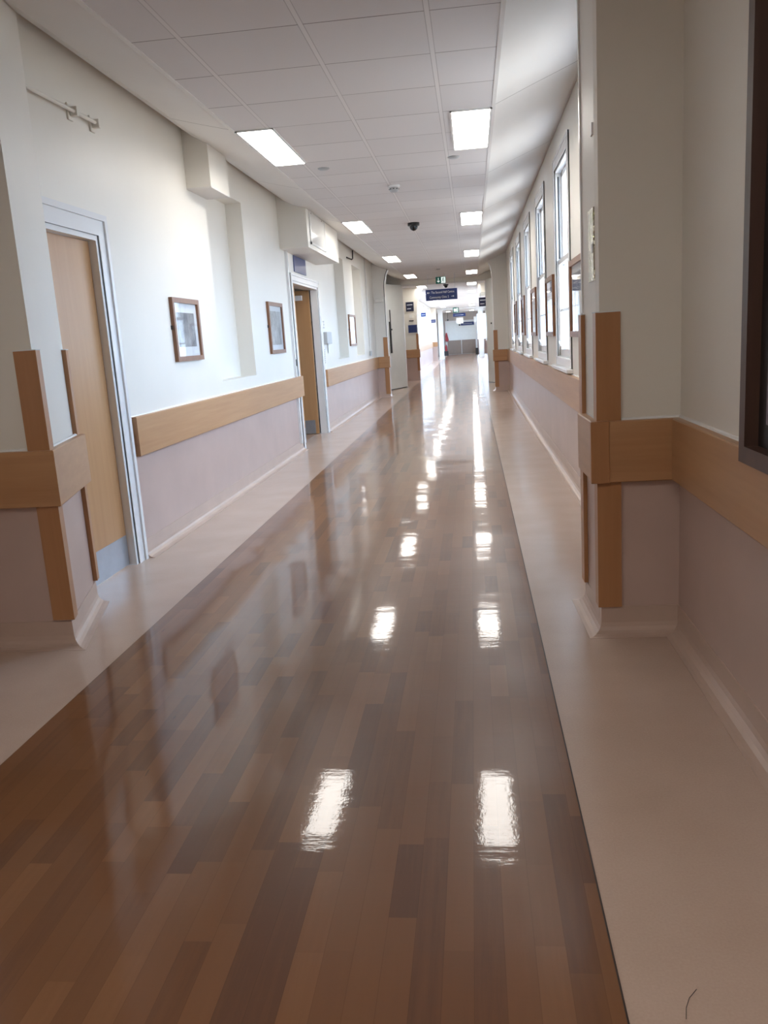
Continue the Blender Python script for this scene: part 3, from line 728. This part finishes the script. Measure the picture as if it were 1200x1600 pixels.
for k, (a, b, c, d_) in enumerate(LW):
    d = struct(empty('window_%d' % (20 + k), (-2.12, (a + b) / 2, c)))
    f = MB()
    for j in range(5):
        y = a + (b - a) * j / 4; f.box(-2.19, -2.13, y - .03, y + .03, c, d_)
    f.box(-2.19, -2.13, a, b, c, c + .05); f.box(-2.19, -2.13, a, b, d_ - .05, d_); f.box(-2.19, -2.13, a, b, 2.05, 2.09)
    f.build('window_frame', WHITE, d)
    f = MB(); f.quad([(-2.16, a, c), (-2.16, b, c), (-2.16, b, d_), (-2.16, a, d_)]); f.build('glass_pane', GLASS, d)
    l = bpy.data.lights.new('portal', 'AREA'); l.shape = 'RECTANGLE'; l.size = b - a; l.size_y = d_ - c; l.cycles.is_portal = True
    lo = bpy.data.objects.new('window_portal', l); COL.objects.link(lo); lo.location = (-2.3, (a + b) / 2, (c + d_) / 2); lo.rotation_euler = (math.radians(90), 0, math.radians(-90))
f = MB()
wall_x(f, .95, .15, FRAME + .2, 58, 0, 2.9, [(29 + 4 * k, 31.6 + 4 * k, .9, 2.6) for k in range(7)], 1)
f.box(.24, 1.0, 26, 26.25, 2.52, 3.0, 0)
struct(f.build('wall_far_right', [PAINT, DADO]))
for k in range(7):
    d = struct(empty('window_%d' % (30 + k), (.95, 30.3 + 4 * k, .9))); a, b = 29 + 4 * k, 31.6 + 4 * k
    f = MB()
    for j in range(4):
        y = a + (b - a) * j / 3; f.box(.97, 1.03, y - .03, y + .03, .9, 2.6)
    f.box(.97, 1.03, a, b, .9, .95); f.box(.97, 1.03, a, b, 2.55, 2.6); f.build('window_frame', WHITE, d)
    f = MB(); f.quad([(1.0, a, .9), (1.0, b, .9), (1.0, b, 2.6), (1.0, a, 2.6)]); f.build('glass_pane', GLASS, d)
    l = bpy.data.lights.new('portal', 'AREA'); l.shape = 'RECTANGLE'; l.size = b - a; l.size_y = 1.7; l.cycles.is_portal = True
    lo = bpy.data.objects.new('window_portal', l); COL.objects.link(lo); lo.location = (1.12, (a + b) / 2, 1.75); lo.rotation_euler = (math.radians(90), 0, math.radians(90))
# posts, rails on the far pier
f = MB().sweep([(-1.64, 26.1), (-1.64, 26.0), (-2.05, 26.0)], rail_prof(.04, .70, .95)); tag(f.build('bumper_rail', RAILX, loc=(-1.85, 26, .7)), 'dark-looking timber rail on the pier behind the left grey door', 'handrail')
tag(MB().box(-1.70, -1.625, 25.98, 26.06, .30, 1.42).build('corner_guard', RAILZ, loc=(-1.66, 26, .3)), 'timber corner guard on the pier behind the left grey door', 'corner guard')
tag(MB().box(-2.10, -2.08, 26.3, 45.38, .72, .96).build('bumper_rail', RAILY, loc=(-2.1, 36, .7)), 'timber rail under the blown-out far left windows', 'handrail')
tag(MB().box(-2.29, -1.84, 45.36, 45.4, .76, 1.0).build('bumper_rail', RAILX, loc=(-2.0, 45.4, .8)), 'short timber rail on the wall stub beside the far white column', 'handrail')
def wsign(name, x0, x1, y, z0, z1, m, label, cat='sign', lines=0, hang=False):
    t = thing(name, ((x0 + x1) / 2, y, z0), label, cat)
    MB().box(x0, x1, y - .02, y, z0, z1).build('board', m, t)
    if lines:
        h = (z1 - z0)
        for k in range(lines): f = MB().box(x0 + (x1 - x0) * .15, x0 + (x1 - x0) * (.85 - .2 * (k % 2)), y - .022, y - .02, z1 - h * (k + .7) / (lines + .4) - h * .05, z1 - h * (k + .7) / (lines + .4) + h * .02); f.build('text_line', SIGNW, t)
    if hang:
        for x in (x0 + .05, x1 - .05): MB().cyl((x, y - .01, z1), (x, y - .01, CZ + .01), .005, n=6).build('hanger', STEEL, t)
    return t
wsign('wall_sign', -1.965, -1.725, 25.99, 2.10, 2.375, NAVYD, 'dark navy square sign on the pier behind the left grey door, upper of two', lines=2)
wsign('wall_sign', -1.925, -1.66, 25.99, 1.46, 1.69, NAVY, 'navy blank-looking sign on the pier behind the left grey door, lower of two', lines=0)
wsign('wall_notice', -1.87, -1.79, 25.99, 1.90, 2.0, PAPER, 'small pale notice between the two navy signs on the pier', 'notice')
wsign('name_plate', -1.89, -1.75, 25.99, 1.80, 1.83, BLACK, 'thin black plate between the two navy signs on the pier', 'plate')
wsign('projecting_sign', -1.87, -1.68, 32.0, 2.05, 2.20, NAVY, 'small blue projecting sign against the bright far left windows', lines=1)
MBx = MB().box(-2.12, -1.87, 31.985, 31.995, 2.10, 2.15).build('bracket_arm', STEEL); MBx.parent = [o for o in bpy.data.objects if o.name.startswith('projecting_sign')][0]; MBx.location = -Vector(MBx.parent.location)
wsign('hanging_sign', -2.15, -1.88, 45.33, 2.02, 2.18, NAVY, 'small blue sign left of the far white column', lines=1)
wsign('hanging_sign', .25, .50, 25.9, 2.10, 2.36, NAVYD, 'dark navy sign hanging by the right grey door', lines=2, hang=True)
f = MB().box(.25, .95, 25.9, 26.0, 2.40, 2.50); tag(f.build('bulkhead_box', LGREY, loc=(.6, 25.95, 2.4)), 'pale box under the bulkhead beside the right grey door', 'box')

# second portal: white columns and lintel
PY = 48.0
t = thing('portal_frame', (-.6, PY, 0), 'white columns and lintel framing the far end of the corridor', 'portal frame')
for xa, xb in ((-1.86, -1.60), (.38, .66)):
    f = MB().box(xa, xb, PY, PY + .3, 0, 2.72); f.box(xa - .02, xb + .02, PY - .02, PY + .32, 2.66, 2.72); f.box(xa - .015, xb + .015, PY - .015, PY + .315, 0, .12); f.build('column', WHITE, t)
MB().box(-1.9, .95, PY, PY + .3, 2.70, 2.92).build('lintel', WHITE, t)
t = thing('exit_sign', (-.85, 47.0, 2.6), 'distant green and white exit sign in front of the white lintel', 'exit sign')
MB().box(-.98, -.66, 46.98, 47.0, 2.50, 2.78).build('sign_box', GREEN, t); MB().box(-.93, -.80, 46.975, 46.98, 2.56, 2.72).build('arrow_panel', EXITW, t); MB().box(-.77, -.71, 46.975, 46.98, 2.53, 2.75).build('door_panel', EXITW, t)

# far end wall and doors
FY = 58.0
f = MB().box(-2.6, .34, FY, FY + .2, 0, 3.2); f.box(.34, 1.0, FY, FY + .2, 0, .95, 1); f.box(.34, 1.0, FY, FY + .2, 2.6, 3.2)
struct(f.build('wall_end', [plain('end_paint', (.50, .44, .40), .5), DADO]))
d = struct(empty('window_40', (.65, FY, .95)))
MB().box(.34, .40, FY, FY + .1, .95, 2.6).build('window_frame', WHITE, d); f = MB(); f.quad([(.40, FY + .05, .95), (1.0, FY + .05, .95), (1.0, FY + .05, 2.6), (.40, FY + .05, 2.6)]); f.build('glass_pane', GLASS, d)
t = thing('double_door', (-.7, FY, 0), 'pale double doors with brown kick panels closing the far end', 'door')
MB().box(-1.78, .36, FY - .06, FY, 0, 2.26).build('door_frame', WHITE, t)
for xa, xb in ((-1.68, -.73), (-.71, .25)):
    l = MB().box(xa, xb, FY - .10, FY - .06, .01, 2.16).build('door_leaf', LGREY, t)
    k = MB().box(xa + .01, xb - .01, FY - .105, FY - .10, .02, .95).build('kick_panel', BROWNP, t)
MB().lathe((-.80, FY - .11, 1.95), [(.05, -.05), (.05, .05)], 10).build('door_fitting', BLACK, t)
wsign('hanging_sign', -1.15, -.35, 55.0, 2.45, 2.66, NAVY, 'blue sign hanging high before the end wall', lines=1, hang=True)
wsign('paper_notice', -.98, -.52, 55.9, 2.02, 2.40, PAPER, 'white paper notice hanging under the high blue sign', 'notice', hang=True)
wsign('door_sign', -.72, .18, FY - .11, 1.90, 2.12, NAVY, 'blue sign across the right leaf of the end doors', lines=1)
wsign('wall_sign', .16, .36, 56.5, 2.05, 2.42, PAPER, 'pale square sign at the top right of the end wall', 'sign')
t = thing('hanging_camera', (-1.45, 53, 2.2), 'dark camera on a thin drop rod at the far end', 'security camera')
MB().cyl((-1.45, 53, 2.25), (-1.45, 53, CZ + .02), .012, n=6).build('drop_rod', BLACK, t); MB().lathe((-1.45, 53, 2.25), [(.05, .03), (.06, 0), (.04, -.05), (.01, -.07)], 12).build('camera_head', BLACK, t)
t = thing('fire_extinguisher', (-1.72, 56, 0), 'red extinguisher in a black stand left of the end doors', 'fire extinguisher')
MB().lathe((-1.72, 56, .06), [(.07, 0), (.085, .05), (.085, .52), (.05, .60), (.025, .66)], 14).build('cylinder', RED, t)
MB().box(-1.86, -1.58, 55.86, 56.14, 0, .30).build('stand', BLACK, t)
MB().tube([(-1.72, 55.97, .7), (-1.65, 55.9, .62), (-1.63, 55.88, .3)], .015).build('hose', BLACK, t)
t = tag(MB().prism([(-1.76, 1.45), (-1.70, 1.5), (-1.66, 1.42), (-1.57, .98), (-1.66, .88), (-1.80, .92), (-1.80, 1.2)], 'y', 57.80, 57.93).build('hanging_coat', RED, loc=(-1.7, 57.9, 1), bevel=.02), 'dark red garment-like item hanging left of the end doors', 'coat')
t = tag(MB().box(.20, .38, 54.4, 54.6, 0, .42).build('waste_bin', BLACK, loc=(.29, 54.5, 0), bevel=.02), 'small black bin right of the end doors', 'bin')

# ------------------------------------------------------------------ small things on the floor
f = MB(); pts = [(.354, 1.40, .004), (.36, 1.425, .006), (.372, 1.45, .006), (.392, 1.475, .004)]
f.tube(pts, .0007, 5); tag(f.build('hair_strand', DARKG, loc=(.37, 1.44, .003)), 'thin dark curved hair on the beige floor at the bottom edge', 'hair')
